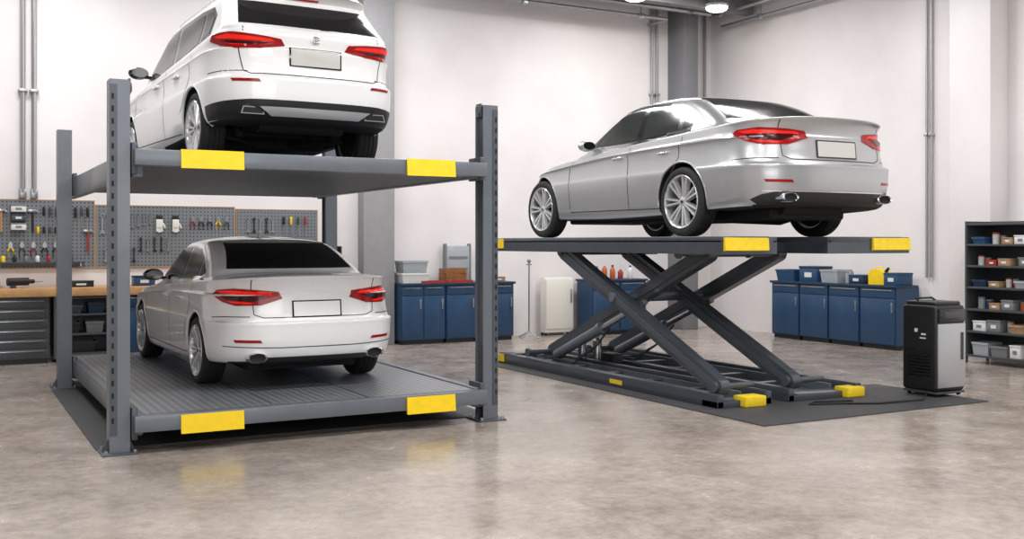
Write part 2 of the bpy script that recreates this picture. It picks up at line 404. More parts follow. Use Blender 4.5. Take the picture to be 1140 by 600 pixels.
def make_wheel(parent,cx,cy,R,side,nsp,twin,w=.225):
    o=(cx,cy,R); h=w/2
    t=MB()
    prof=[(-h*.8,.70*R),(-h,.78*R),(-h*1.03,.88*R),(-h*.93,.955*R),(-h*.8,.99*R),(-h*.45,R),(-h*.44,.975*R),(-h*.36,.975*R),(-h*.35,R),(-.01,R),(-.009,.975*R),(.009,.975*R),(.01,R),(h*.35,R),(h*.36,.975*R),(h*.44,.975*R),(h*.45,R),(h*.8,.99*R),(h*.93,.955*R),(h*1.03,.88*R),(h,.80*R),(h*.8,.72*R)]
    t.lathe(prof,(0,0,0),'x',48,closed=True,sgn=side)
    tire=t.build('wheel','rubber',parent); tire.location=o
    r=MB(); rr=.755*R
    r.lathe([(-h*.9,rr*.96),(-h*.9,rr*.93),(h*.7,rr*.93),(h*.95,rr*.95),(h*1.06,rr),(h*1.0,rr*1.02),(h*.8,rr*1.0),(-h*.8,rr*.98)],(0,0,0),'x',48,closed=True,sgn=side)
    r.lathe([(h*.3,.15*R),(h*.7,.16*R),(h*.8,.12*R),(h*.84,.02*R)],(0,0,0),'x',24,sgn=side)
    for k in range(nsp):
        for tw in ((-1,1) if twin else (0,)):
            a0=2*PI*k/nsp; a1=a0+tw*.30*PI/nsp
            a0=a0+tw*.17
            p0=Vector((0,math.cos(a0),math.sin(a0)))*R*.12; p1=Vector((0,math.cos(a1),math.sin(a1)))*rr*.97
            d=(p1-p0).normalized(); q=Vector((1,0,0)).cross(d)
            w0=R*(.046 if twin else .06); w1=R*(.052 if twin else .07)
            X=lambda v,x:Vector((x*side,v.y,v.z))
            r.hexa([X(p0-q*w0,h*.3),X(p0+q*w0,h*.3),X(p0+q*w0*.55,h*.78),X(p0-q*w0*.55,h*.78),
                    X(p1-q*w1,h*.5),X(p1+q*w1,h*.5),X(p1+q*w1*.55,h*1.0),X(p1-q*w1*.55,h*1.0)])
    r.build('rim','alloy',tire,ang=20)
    b=MB(); b.lathe([(-.01,.5*R),(.012,.5*R)],(0,0,0),'x',32,sgn=side); b.build('brake_disc','disc',tire)
    b=MB(); b.lathe([(-h*.7,rr*.9),(-h*.6,rr*.9)],(0,0,0),'x',32,sgn=side); b.build('inner_cover','under',tire)
    b=MB(); b.lathe([(h*.8,.055*R),(h*.9,.045*R)],(0,0,0),'x',20,sgn=side); b.build('centre_cap','gloss_black',tire)

def make_car(name,label,loc,kind,s,L,axles,R,paint,nsp,twin,glass='glass',rz=0):
    root=thing(name,label,'car',loc,rz)
    suv=kind=='suv'
    grid=car_shell(SUVR if suv else SED,L,s)
    me,bvh=shell_mesh(grid)
    sx,sy,sz=s; LL=L*sy
    body=bpy.data.objects.new('body',me); COL.objects.link(body)
    RA=R+.04; cb=MB()
    for ay in axles:
        for sd in (-1,1):
            cb.cyl((sd*.50,ay,R+.01),(sd*1.5,ay,R+.01),RA,seg=56)
    cut=cb.build('cut','seam',None,sub=(0,0,0))
    md=body.modifiers.new('b','BOOLEAN'); md.operation='DIFFERENCE'; md.object=cut; md.solver='EXACT'
    bpy.context.view_layer.update()
    dg=bpy.context.evaluated_depsgraph_get()
    nm=bpy.data.meshes.new_from_object(body.evaluated_get(dg)); body.modifiers.clear(); body.data=nm; nm.name='body'
    bpy.data.objects.remove(cut,do_unlink=True)
    nm.materials.clear(); nm.materials.append(K[paint]); nm.materials.append(K['under'])
    for p in nm.polygons:
        c=p.center; mi=0
        if p.normal.z<-.75 and c.z<.4*sz: mi=1
        for ay in axles:
            if math.hypot(c.y-ay,c.z-R-.01)<RA+.001 and abs(p.normal.x)<.3: mi=1
            if math.hypot(c.y-ay,c.z-R-.01)<RA-.02: mi=1
        p.material_index=mi; p.use_smooth=True
    nm.set_sharp_from_angle(angle=math.radians(32))
    body.parent=root
    def side(u,v,g): return Vector((g*3,u*sy,v*sz)),Vector((-g,0,0))
    def rear(u,v,g): return Vector((g*u*sx,-3,v*sz)),Vector((0,1,0))
    def front(u,v,g): return Vector((g*u*sx,LL+3,v*sz)),Vector((0,-1,0))
    YA=1.0*sy
    def cyl(u,v,g):
        a=math.radians(u); d=Vector((math.sin(a)*g*sx,-math.cos(a)*sy,0)); return Vector((0,YA,v*sz))+d*5,-d.normalized()
    def cylf(u,v,g):
        a=math.radians(u); d=Vector((math.sin(a)*g*sx,math.cos(a)*sy,0)); return Vector((0,LL-1.2,v*sz))+d*5,-d.normalized()
    def top(u,v,g): return Vector((g*u*sx,v*sy,5)),Vector((0,0,-1))
    def hit(mp,u,v,g=1):
        o,d=mp(u,v,g); r=bvh.ray_cast(o,d)
        if r[0] is None:
            r=bvh.find_nearest(o+d*4.6)
        n=r[1]
        if n.dot(d)>0: n=-n
        return r[0],n
    def patch(poly,mp,off,du,g=1,depth=.006):
        bm=bmesh.new(); vs=[bm.verts.new((u,v,0)) for u,v in poly]; bm.faces.new(vs)
        bmesh.ops.triangulate(bm,faces=bm.faces[:])
        us=[p[0] for p in poly]; ws=[p[1] for p in poly]
        for ax,(lo,hi),st in ((0,(min(us),max(us)),du[0]),(1,(min(ws),max(ws)),du[1])):
            k=math.floor(lo/st)+1
            while k*st<hi:
                no=(1,0,0) if ax==0 else (0,1,0)
                cc=(k*st,0,0) if ax==0 else (0,k*st,0)
                bmesh.ops.bisect_plane(bm,geom=bm.verts[:]+bm.edges[:]+bm.faces[:],plane_co=cc,plane_no=no,dist=1e-6); k+=1
        bm.verts.ensure_lookup_table(); nn={}
        for v in bm.verts[:]:
            p,n=hit(mp,v.co.x,v.co.y,g); v.co=p+n*off; nn[v.index]=n
        bm.verts.index_update()
        be=[e for e in bm.edges if len(e.link_faces)==1]
        dirs={v:nn[v.index] for e in be for v in e.verts}
        pos={tuple(round(c,6) for c in v.co):n for v,n in dirs.items()}
        r=bmesh.ops.extrude_edge_only(bm,edges=be)
        for v in [q for q in r['geom'] if isinstance(q,bmesh.types.BMVert)]:
            n=pos.get(tuple(round(c,6) for c in v.co))
            if n is not None: v.co-=n*(off+depth)
        m=MB(); m.bm.free(); m.bm=bm; return m
    def ribbon(path,w,mp,off,us=1.0,g=1,step=.04):
        P=[Vector((p[0]*us,p[1])) for p in path]
        Q=[]
        for i in range(len(P)-1):
            n=max(1,int((P[i+1]-P[i]).length/step))
            for k in range(n): Q.append(P[i].lerp(P[i+1],k/n))
        Q.append(P[-1])
        m=MB(); L_=[];R_=[]
        for i,q in enumerate(Q):
            t=(Q[min(i+1,len(Q)-1)]-Q[max(i-1,0)]).normalized()
            pr=Vector((-t.y,t.x))*w/2
            for lst,sg in ((L_,1),(R_,-1)):
                c=q+pr*sg; p,n=hit(mp,c.x/us,c.y,g); lst.append(m.bm.verts.new(p+n*off))
        for i in range(len(Q)-1):
            m.bm.faces.new((L_[i],R_[i],R_[i+1],L_[i+1]))
        return m
    CU=.017
    if suv:
        DLO=[(3.28,1.09),(2.86,1.33),(2.62,1.455),(2.1,1.49),(1.3,1.485),(.85,1.45),(.68,1.36),(.72,1.20),(1.5,1.125),(2.4,1.09)]
        parts=[(2.10,3.3),(1.10,2.03),(.5,1.03)]
        RG=[(-.69,1.235),(.69,1.235),(.625,1.485),(-.625,1.485)]; WS=[(-.68,1.09),(.68,1.09),(.54,1.49),(-.54,1.49)]
        TL=[(18,1.04),(20,1.10),(32,1.125),(44,1.145),(56,1.13),(58,1.08),(50,1.025),(42,1.0),(30,1.005)]
    else:
        DLO=[(3.28,.995),(2.98,1.16),(2.68,1.30),(2.45,1.345),(2.1,1.35),(1.80,1.325),(1.52,1.24),(1.26,1.12),(1.22,1.085),(1.30,1.05),(1.8,1.01),(2.5,.995)]
        parts=[(2.22,3.3),(1.50,2.15),(1.1,1.44)]
        RG=[(-.64,1.13),(.64,1.13),(.53,1.38),(-.53,1.38)]; WS=[(-.66,.985),(.66,.985),(.51,1.375),(-.51,1.375)]
        TL=[(20,.865),(22,.93),(34,.95),(46,.962),(58,.945),(61,.91),(52,.835),(44,.80),(31,.805)]
    if kind=='silver': TL=[(u,v+.02) for u,v in TL]
    trim='chrome' if not suv else 'gloss_black'
    for g in (-1,1):
        patch(inset(DLO,-.012),side,.003,(.06,.05),g).build('window_trim',trim,root)
        patch(DLO,side,.0055,(.06,.05),g).build('window_surround','gloss_black',root)
        for a,b in parts:
            pl=inset(clip(DLO,a,b),.016)
            patch(pl,side,.008,(.06,.05),g).build('side_window',glass,root)
        tl=patch(TL,cyl,.008,(3,.04),g).build('tail_light','red',root)
        zc=(TL[0][1]+TL[1][1])/2
        lo=min(v for u,v in TL); hi=max(v for u,v in TL); u0,u1=TL[1][0]+3,TL[5][0]-4
        patch([(u0,zc+.0),(u0+2,zc+.022),(u1-8,hi-.02),(u1,hi-.035),(u1-3,hi-.052),(u0+14,zc+.006)],cyl,.011,(3,.04),g).build('light_strip','red2',tl)
        patch([(u0+9,lo+.028),(u1-8,lo+.045),(u1-11,lo+.028),(u0+12,lo+.014)],cyl,.011,(3,.04),g).build('light_strip','red2',tl)
        patch([(u0+2,zc-.008),(u0+12,zc-.006),(u1-4,hi-.068),(u1-8,lo+.055),(u0+10,lo+.036)],cyl,.0105,(3,.04),g).build('light_strip','reddark',tl)
        hz=.80 if suv else .66
        patch([(26,hz-.02),(30,hz+.05),(52,hz+.10),(60,hz+.09),(52,hz-.01),(40,hz-.05)],cylf,.006,(3,.04),g).build('headlight','lamp_clear',root)
        zb=.28 if not suv else .33; zt=.955 if not suv else 1.05
        for path in ([(3.42,zb+.04),(3.42,.7),(3.36,zt-.02)],[(2.19,zb),(2.19,zt+.01)] if not suv else [(2.07,zb),(2.07,zt+.02)],
                     [(1.50,zb+.15),(1.45,.55),(1.28,.78),(1.26,zt+.06)] if not suv else [(1.40,zb+.2),(1.30,.6),(1.06,.85),(1.06,zt+.05)],[(1.45,zb),(3.42,zb+.005)]):
            ribbon(path,.009,side,.0015,g=g).build('panel_seam','seam',root)
        ribbon([(36,.70 if not suv else .80),(50,.70 if not suv else .80),(60,.69 if not suv else .79)],.008,cyl,.0015,us=CU,g=g).build('panel_seam','seam',root)
        zh=.825 if not suv else .90
        for yh in (2.38,1.55):
            p,n=hit(side,yh,zh,g)
            MB().box(p.x-.004 if g>0 else p.x-.03,p.x+.03 if g>0 else p.x+.004,p.y-.10,p.y+.10,p.z-.016,p.z+.016,bev=.012,seg=3).build('door_handle',paint if kind!='silver' else 'chrome',root)
        p,n=hit(side,3.08 if not suv else 3.2,.97 if not suv else 1.12,g)
        mx=p.x+g*.13
        m=MB(); m.sphere((mx,p.y+.02,p.z+.05),.1,(1.15,.75,.72),u=20,v=12); m.box(min(p.x-g*.03,mx),max(p.x-g*.03,mx),p.y,p.y+.05,p.z-.005,p.z+.03,bev=.008)
        mo=m.build('side_mirror',paint if kind=='silver' else 'gloss_black',root)
        MB().lathe([(0,.075),(.008,.07)],(mx,p.y-.062,p.z+.05),'y',24,sc=(1.2,.7)).build('mirror_glass','gloss_black',mo)
        zr_=.705 if suv else (.475 if kind=='sedan' else .49)
        patch([(29,zr_-.012),(30,zr_+.014),(43,zr_+.018),(42,zr_-.008)],cyl,.005,(3,.04),g).build('reflector','red',root)
        xe=.60 if suv else .57; ze=.44 if suv else (.325 if kind=='sedan' else .345)
        p,n=hit(rear,xe,ze,g)
        e=MB()
        ry=p.y
        if suv:
            e.prism([(p.x-.11,p.z-.034),(p.x+.11,p.z-.034),(p.x+.09,p.z+.034),(p.x-.09,p.z+.034)],'xz',ry-.03,ry+.12)
            eo=e.build('exhaust_tip','chrome',root)
            MB().prism([(p.x-.096,p.z-.025),(p.x+.096,p.z-.025),(p.x+.08,p.z+.025),(p.x-.08,p.z+.025)],'xz',ry-.033,ry-.028).build('exhaust_opening','under',eo)
        else:
            ry-=.045
            e.lathe([(-.02,.062),(-.03,.055),(-.02,.048),(.16,.048),(.16,.062)],(p.x,ry,p.z),'y',28,closed=True,sc=(1.5*sx,.8))
            eo=e.build('exhaust_tip','chrome',root)
            MB().lathe([(0,.049),(.02,.049)],(p.x,ry,p.z),'y',28,sc=(1.5*sx,.8)).build('exhaust_opening','under',eo)
    for i,ay in enumerate(axles):
        for g in (-1,1):
            make_wheel(root,g*(.90*sx-.1125),ay,R,g,nsp,twin)
            pts=[]
            for k in range(0,37):
                a=math.radians(-8+196*k/36); yy=ay+math.cos(a)*(RA+.006); zz=R+.01+math.sin(a)*(RA+.006)
                o_=Vector((g*3,yy,zz)); r=bvh.ray_cast(o_,Vector((-g,0,0)))
                if r[0] is not None and abs(r[0].x)>.6: pts.append(r[0]-Vector((g*.008,0,0)))
            if len(pts)>4: MB().tube(pts,.013,8).build('arch_lip',paint,root)
    patch(RG,rear,.006,(.07,.03)).build('rear_window','glass',root)
    patch(WS,front,.006,(.07,.03)).build('windshield',glass,root)
    if suv:
        ribbon([(-.66,1.20),(-.70,1.0),(-.66,.80),(-.60,.775),(.60,.775),(.66,.80),(.70,1.0),(.66,1.20)],.009,rear,.0015).build('hatch_seam','seam',root)
        patch([(-62,.37),(62,.37),(62,.50),(47,.525),(34,.54),(-34,.54),(-47,.525),(-62,.50)],cyl,.006,(3,.04)).build('lower_bumper','black',root)
        patch([(-25,.405),(25,.405),(30,.48),(-30,.48)],cyl,.012,(3,.03)).build('skid_plate','alloy',root)
        p,n=hit(rear,0,1.115)
        e=MB(); e.lathe([(0,.042),(-.012,.042),(-.014,.037),(-.012,.033),(0,.033)],(0,p.y,p.z),'y',30,closed=True,sc=(1,.85)); em=e.build('emblem','chrome',root)
        MB().box(-.004,.004,p.y-.01,p.y,p.z-.028,p.z+.028).box(-.032,.032,p.y-.01,p.y,p.z-.003,p.z+.003).build('emblem_bar','chrome',em)
        pz,ph=.945,.075
        fr=patch([(-.255,pz-ph-.012),(.255,pz-ph-.012),(.255,pz+ph+.012),(-.255,pz+ph+.012)],rear,.008,(.1,.1)).build('license_plate','gloss_black',root)
        patch([(-.24,pz-ph),(.24,pz-ph),(.24,pz+ph),(-.24,pz+ph)],rear,.012,(.1,.1)).build('plate_face','plate_grey',fr)
        for g in (-1,1):
            pts=[]
            for k in range(13):
                y=.75+1.9*k/12; r=bvh.ray_cast(Vector((g*.63,y,4)),Vector((0,0,-1)))
                pts.append(r[0]+Vector((0,0,.03 if 0<k<12 else 0)))
            MB().tube(pts,.014,8).build('roof_rail','alloy',root)
        p,n=hit(rear,0,1.555)
        MB().box(-.16,.16,p.y-.006,p.y+.02,p.z-.012,p.z+.012,bev=.004).build('brake_light','red',root)
        MB().tube([(0,.95,1.60),(0,.93,1.68),(0,.86,1.70)],.018,8).build('antenna','gloss_black',root)
        p,n=hit(rear,.1,1.245)
        MB().tube([(-.05,p.y-.01,1.235),(.15,p.y-.012,1.26),(.4,p.y+.02,1.28)],.008,6).build('rear_wiper','gloss_black',root)
    else:
        ribbon([(-.60,1.045),(-.58,.72),(-.50,.69),(.50,.69),(.58,.72),(.60,1.045)],.008,rear,.0015).build('trunk_seam','seam',root)
        if kind=='silver':
            patch([(-46,.28),(46,.28),(50,.33),(44,.375),(38,.395),(-38,.395),(-44,.375),(-50,.33)],cyl,.006,(3,.03)).build('diffuser','black',root)
            ribbon([(-44,.405),(-20,.402),(20,.402),(44,.405)],.012,cyl,.008,us=CU).build('bumper_strip','chrome',root)
        else:
            patch([(-30,.285),(30,.285),(27,.325),(-27,.325)],cyl,.006,(3,.03)).build('diffuser','black',root)
            ribbon([(-50,.43),(-20,.415),(20,.415),(50,.43)],.008,cyl,.002,us=CU).build('bumper_seam','seam',root)
        pz,ph=(.765,.068) if kind=='sedan' else (.79,.07)
        fr=patch([(-.24,pz-ph-.012),(.24,pz-ph-.012),(.24,pz+ph+.012),(-.24,pz+ph+.012)],rear,.008,(.1,.1)).build('license_plate','gloss_black',root)
        patch([(-.225,pz-ph),(.225,pz-ph),(.225,pz+ph),(-.225,pz+ph)],rear,.012,(.1,.1)).build('plate_face','plate' if kind=='sedan' else 'plate_grey',fr)
        p,n=hit(top,0,2.0)
        MB().prism([(p.y-.09,p.z-.01),(p.y+.06,p.z-.01),(p.y-.05,p.z+.055),(p.y-.09,p.z+.055)],'yz',-.012,.012).build('antenna',paint,root)
    gz=.60 if not suv else .72
    patch([(-.42,gz-.12),(.42,gz-.12),(.48,gz+.06),(-.48,gz+.06)],front,.006,(.1,.05)).build('grille','gloss_black',root)
    patch([(-.5,.32),(.5,.32),(.45,.42),(-.45,.42)],front,.006,(.1,.05)).build('lower_grille','black',root)
    u=MB(); zb=.16*sz+(.05 if suv else 0)
    u.box(-.55,.55,1.35 if suv else .5,LL-.6,zb,zb+.12,bev=.03)
    for ay in axles: u.cyl((-.6,ay,R*.95),(.6,ay,R*.95),.04)
    zm=.38 if suv else .27*sz
    u.cyl((-.42,.5,zm),(.42,.5,zm),.085,seg=20)
    u.tube([(.25,.55,zm),(.25,1.2,.3 if suv else .17),(.05,1.8,.2),(.05,3.2,.2)],.035)
    for g in (-1,1):
        u.tube([(g*.2,axles[0]+.35,.26),(g*.5,axles[0],.27),(g*.62,axles[0]-.02,.30)],.03)
        u.cyl((g*.5,axles[0]-.1,.28),(g*.48,axles[0]-.1,.5),.05)
    u.build('underbody','under',root)
    return root

D=math.radians
make_car('estate_car','white estate car parked on the upper platform of the four-post lift',(3.07,9.38,2.451),'suv',(1.0,1.02,1.02),4.70,(.98,3.78),.35,'white_paint',7,True,rz=D(3))
make_car('sedan_car','pearl white sedan parked on the lower platform under the other car',(3.12,9.5,.311),'sedan',(1.01,1.0,1.0),4.75,(1.03,3.78),.33,'pearl_paint',6,True,rz=D(1.5))
make_car('sedan_car','silver sedan raised on the scissor lift',(8.30,7.97,1.766),'silver',(1.19,1.085,1.155),4.75,(1.36,4.45),.39,'silver_paint',7,True,'glass2')

# ---------------------------------------------------------------- four-post lift
LO=(2.925,11.2,0)
lift=thing('four_post_lift','tall grey four-post parking lift with two platforms and yellow plates','car lift',LO)
PX=(1.25,4.60); PH=3.0
POSTS=((1.25,8.95),(1.25,13.25),(4.60,8.95),(4.60,13.6))
for x,y in POSTS:
    g=1 if x<3 else -1
    a=.078; t=.012; b=.085
    m=MB()
    pts=[(x-g*a,y-b),(x+g*a,y-b),(x+g*a,y-b+t),(x-g*a+g*t,y-b+t),(x-g*a+g*t,y+b-t),(x+g*a,y+b-t),(x+g*a,y+b),(x-g*a,y+b)]
    m.prism(pts,'xy',.012,PH)
    m.box(x-.078,x+.078,y-.085,y+.085,PH,PH+.012)
    po=m.build('post','lift',lift,sub=LO)
    MB().box(x+g*.045-.01,x+g*.045+.01,y-.06,y+.06,.1,PH-.02).build('inner_rail','lift_dark',po,sub=LO)
    m=MB(); m.box(x-.14,x+.14,y-.15,y+.15,0,.014,bev=.004)
    m.prism([(x-.13,.014),(x-.078,.014),(x-.078,.12)],'xz',y-.005,y+.005); m.prism([(x+.13,.014),(x+.078,.014),(x+.078,.12)],'xz',y-.005,y+.005)
    m.build('base_plate','lift_dark',po,sub=LO)
    m=MB()
    for dx in (-.11,.11):
        for dy in (-.12,.12): m.cyl((x+dx,y+dy,.014),(x+dx,y+dy,.04),.014,seg=6)
    m.build('anchor_bolts','steel',po,sub=LO)
    if y<10:
        m=MB(); m.box(x-g*.078-.002,x-g*.02,y-b-.006,y-b,.15,PH-.03,mi=0)
        z=.25
        while z<PH-.12:
            m.box(x-g*.055-.009,x-g*.055+.009,y-b-.0075,y-b-.005,z,z+.045,mi=1); z+=.1
        m.build('locking_ladder',['lift_dark','under'],po,sub=LO)
        m=MB(); m.box(x+g*.07,x+g*.09,y-.05,y+.05,PH-.1,PH+.03,bev=.006); m.cyl((x+g*.06,y,PH-.04),(x+g*.1,y,PH-.04),.04)
        m.build('cable_pulley','lift_dark',po,sub=LO)
def platform(zt,lower):
    x0,x1,y0,y1=1.345,4.505,8.74,13.9; d=.13
    m=MB()
    if lower:
        m.box(x0+.08,x1-.08,y0+.12,y1-.12,zt-.045,zt)
        for xx in (2.50,3.36): m.box(xx-.012,xx+.012,y0+.12,y1-.12,zt-.01,zt+.008)
    else:
        m.box(x0+.08,x1-.08,y0+.12,y1-.12,zt-.125,zt)
    p=m.build('platform','tread' if lower else 'pan',lift,sub=LO)
    for a,b,sd in ((x0,x0+.08,.17 if lower else .22),(x1-.08,x1,.17 if lower else .14)):
        MB().box(a,b,y0+.12,y1-.12,zt-sd,zt+.012,bev=.006).build('side_beam','lift',p,sub=LO)
    for a,b in ((y0,y0+.12),(y1-.12,y1)):
        MB().box(x0-.0,x1,a,b,zt-d,zt,bev=.006).build('cross_beam','lift',p,sub=LO)
    if lower:
        m=MB()
        for k in range(7):
            yy=y0+.7+k*.6; m.box(x0+.08,x1-.08,yy,yy+.05,zt-.09,zt-.045)
        m.build('ribs','pan',p,sub=LO)
    for a,b in ((1.70,2.21),(3.68,4.16)):
        m=MB(); zz=zt-(.0 if not lower else .016)
        m.hexa([(a,y0-.004,zz-.14),(b,y0-.004,zz-.14),(b,y0-.03,zz-.145),(a,y0-.03,zz-.145),(a,y0-.004,zz+.006),(b,y0-.004,zz+.006),(b,y0-.016,zz+.008),(a,y0-.016,zz+.008)])
        m.build('warning_plate','yellow',p,sub=LO,label='yellow end plate')
    for x,y in POSTS:
        g=1 if x<3 else -1
        MB().box(min(x+g*.085,x+g*.13),max(x+g*.085,x+g*.13),y-.13,y+.13,zt-(.2 if g>0 else .16),zt+.06,bev=.008).cyl((x+g*.13,y-.09,zt-.07),(x+g*.15,y-.09,zt-.07),.02).build('corner_bracket','lift_dark',p,sub=LO)
platform(2.45,False); platform(.31,True)
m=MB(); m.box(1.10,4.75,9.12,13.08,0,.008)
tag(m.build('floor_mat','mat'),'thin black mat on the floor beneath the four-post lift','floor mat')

# ---------------------------------------------------------------- scissor lift
SO=(8.2,10.7,0)
sl=thing('scissor_lift','dark grey scissor car lift with crossed arms and yellow end plates','car lift',SO)
def bar(m,p,q,w,x0,x1):
    p=Vector(p); q=Vector(q); d=(q-p).normalized()
    pts=[]
    for k in range(7):
        a=PI/2+PI*k/6; pts.append(tuple(p+d*math.cos(a)*w/2+Vector((-d.y,d.x))*math.sin(a)*w/2))
    for k in range(7):
        a=-PI/2+PI*k/6; pts.append(tuple(q+d*math.cos(a)*w/2+Vector((-d.y,d.x))*math.sin(a)*w/2))
    m.prism(pts,'yz',x0,x1); return m
AA=((11.5,1.58),(8.45,.21)); BB=((12.35,.21),(9.05,1.58))
def cross(a,b):
    (x1,y1),(x2,y2)=a; (x3,y3),(x4,y4)=b
    den=(x1-x2)*(y3-y4)-(y1-y2)*(x3-x4)
    return (((x1*y2-y1*x2)*(x3-x4)-(x1-x2)*(x3*y4-y3*x4))/den,((x1*y2-y1*x2)*(y3-y4)-(y1-y2)*(x3*y4-y3*x4))/den)
CX=cross(AA,BB)
for (dx0,dx1,bx0,bx1,ax) in ((6.9,7.64,6.9,7.62,(7.0,7.12,7.34,7.46)),(8.36,9.62,7.86,8.92,(7.98,8.10,8.34,8.46))):
    m=MB(); m.box(dx0,dx1,8.24,13.1,1.70,1.76,bev=.006); m.box(dx0,dx0+.05,8.24,13.1,1.58,1.72); m.box(dx1-.05,dx1,8.24,13.1,1.58,1.72)
    m.box(dx0+.05,dx1-.05,8.24,8.29,1.58,1.71)
    for k in range(6): m.box(dx0+.05,dx1-.05,8.5+k*.85,8.56+k*.85,1.62,1.7)
    if dx0>8: m.box(7.94,8.36,8.9,9.15,1.60,1.70); m.box(7.94,8.36,11.4,11.65,1.60,1.70)
    dk=m.build('deck','scis',sl,sub=SO)
    MB().box(dx0+.06,dx1-.06,8.3,13.04,1.76,1.764).build('tread_surface','tread',dk,sub=SO)
    e0,e1=(dx0+.02,dx0+.60) if dx0<8 else (dx1-.60,dx1-.02)
    m=MB(); m.hexa([(e0,8.235,1.61),(e1,8.235,1.61),(e1,8.20,1.62),(e0,8.20,1.62),(e0,8.235,1.75),(e1,8.235,1.75),(e1,8.21,1.745),(e0,8.21,1.745)])
    m.build('warning_plate','yellow_worn',dk,sub=SO,label='yellow end plate')
    m=MB(); m.box(dx0+.02,dx1-.02,13.1,13.14,1.60,1.755); m.build('end_plate','scis',dk,sub=SO)
    MB().box(dx0-.006,dx0,12.9,13.1,1.62,1.75).build('warning_plate','yellow_worn',dk,sub=SO)
    m=MB(); 
    for a,b in ((bx0,bx0+.08),(bx1-.08,bx1)): 
        m.box(a,b,8.3,13.05,.012,.15,bev=.006)
    m.box(bx0,bx1,8.3,8.55,.012,.08,bev=.004); m.box(bx0,bx1,12.85,13.05,.012,.14,bev=.004)
    for yy in (9.1,9.9,10.7,11.5,12.2): m.box(bx0+.08,bx1-.08,yy,yy+.10,.012,.10)
    m.box(bx0+.08,bx1-.08,8.55,12.85,.012,.04)
    bs=m.build('base_frame','scis',sl,sub=SO)
    for xr in (bx0+.2,bx1-.22): MB().box(xr,xr+.03,8.55,12.85,.04,.125).build('guide_rail','lift',bs,sub=SO)
    e0,e1=(bx0+.30,bx0+.58) if dx0<8 else (bx1-.28,bx1-.02)
    MB().box(e0,e1,8.22,8.42,.012,.12,bev=.012).build('warning_plate','yellow_worn',bs,sub=SO,label='yellow corner block')
    MB().box(bx0-.004,bx0,10.0,10.25,.05,.10).build('warning_label','yellow_worn',bs,sub=SO)
    MB().box(bx0-.005,bx0,12.88,13.05,.03,.14).build('warning_label','yellow_worn',bs,sub=SO)
    a0,a1,a2,a3=ax
    A=AA; B=BB
    for pr,x_0,x_1 in ((A,a0,a1),(B,a2,a3)):
        ar_=bar(MB(),pr[0],pr[1],.18,x_0,x_1).build('scissor_arm','scis',sl,sub=SO)
        # raised flange strip along the arm's outer face
        bar(MB(),pr[0],pr[1],.07,x_0-.012,x_0+.002).build('arm_flange','lift_dark',ar_,sub=SO)
    for (yy,zz) in (A[0],A[1],B[0],B[1],CX):
        m=MB(); m.cyl((a0-.03,yy,zz),(a3+.03,yy,zz),.032,seg=18); m.cyl((a0-.035,yy,zz),(a0-.0,yy,zz),.055,seg=18); m.build('pivot_pin','lift' if (yy,zz)==CX else 'lift_dark',sl,sub=SO)
    m=MB(); xc=(a1+a2)/2; m.cyl((xc,12.0,.2),(xc,10.95,.62),.065,seg=18); m.cyl((xc,10.98,.61),(xc,10.9,.64),.075,seg=18); hc=m.build('hydraulic_cylinder','lift',sl,sub=SO)
    MB().cyl((xc,10.9,.64),(xc,10.0,1.0),.035).build('piston_rod','steel',hc,sub=SO)
    for k in range(2):
        MB().tube([(a1+.05+k*.04,12.3,.16),(a1+.06+k*.04,11.5,.14+.05*k),(a1+.08,11.0,.4),(a1+.08,10.7,.65)],.012,6).build('hydraulic_hose','black',sl,sub=SO)
for i,(x,y) in enumerate(((7.72,12.15),(7.74,11.8))):
    m=MB(); m.lathe([(.012,.055),(.05,.06),(.38,.06),(.40,.05),(.42,.03),(.47,.03)],(x,y,0),'z',20); m.build('fluid_reservoir','steel',sl,sub=SO)
MB().box(7.66,7.82,11.3,11.6,.012,.25,bev=.02).build('pump_housing','black',sl,sub=SO)
for yy,zz in (BB[1],AA[0]): MB().cyl((7.1,yy,zz),(8.5,yy,zz),.04).build('cross_shaft','scis',sl,sub=SO)
MB().box(7.46,8.0,CX[0]-.06,CX[0]+.06,CX[1]-.06,CX[1]+.06,bev=.01).build('cross_shaft','scis',sl,sub=SO)
m=MB(); m.prism([(6.66,7.35),(9.80,7.35),(9.80,8.9),(9.2,8.9),(9.2,13.2),(6.66,13.2)],'xy',.0,.011)
tag(m.build('floor_mat','mat'),'dark rubber mat lying under the scissor lift','floor mat')
m=MB(); m.tube([(9.5,7.9,.05),(9.2,7.7,.022),(8.6,7.75,.022),(8.2,7.95,.022),(7.9,8.05,.022),(8.1,8.15,.022),(8.5,8.02,.022)],.011,8)
tag(m.build('power_cable','black'),'black cable lying on the rubber mat by the silver and black machine','cable')

# ---------------------------------------------------------------- dehumidifier
dh=thing('dehumidifier','black and silver wheeled dehumidifier standing on the rubber mat','dehumidifier',(9.72,7.98,.011))
MB().box(-.235,.235,-.22,.25,.055,1.0,bev=.04,seg=4).build('body','black',dh)
m=MB(); m.box(-.22,.22,-.235,-.215,.10,.80,bev=.008); m.build('front_panel','sil_panel',dh)
m=MB(); m.box(-.21,.21,-.238,-.215,.82,.96,bev=.01); fp=m.build('control_panel','gloss_black',dh)
MB().box(-.12,.12,-.242,-.237,.86,.93,bev=.003).build('display','tool_grey',fp)
m=MB(); m.box(.14,.18,-.24,-.232,.4,.7); m.build('panel_slot','gloss_black',dh)
m=MB()
for k in range(9): m.box(-.241,-.233,-.14,.16,.22+k*.035,.235+k*.035)
m.build('side_grille','gloss_black',dh)
m=MB(); m.box(-.20,.20,-.19,.22,.99,1.04,bev=.02,seg=3); m.build('top_cover','tool_black',dh)
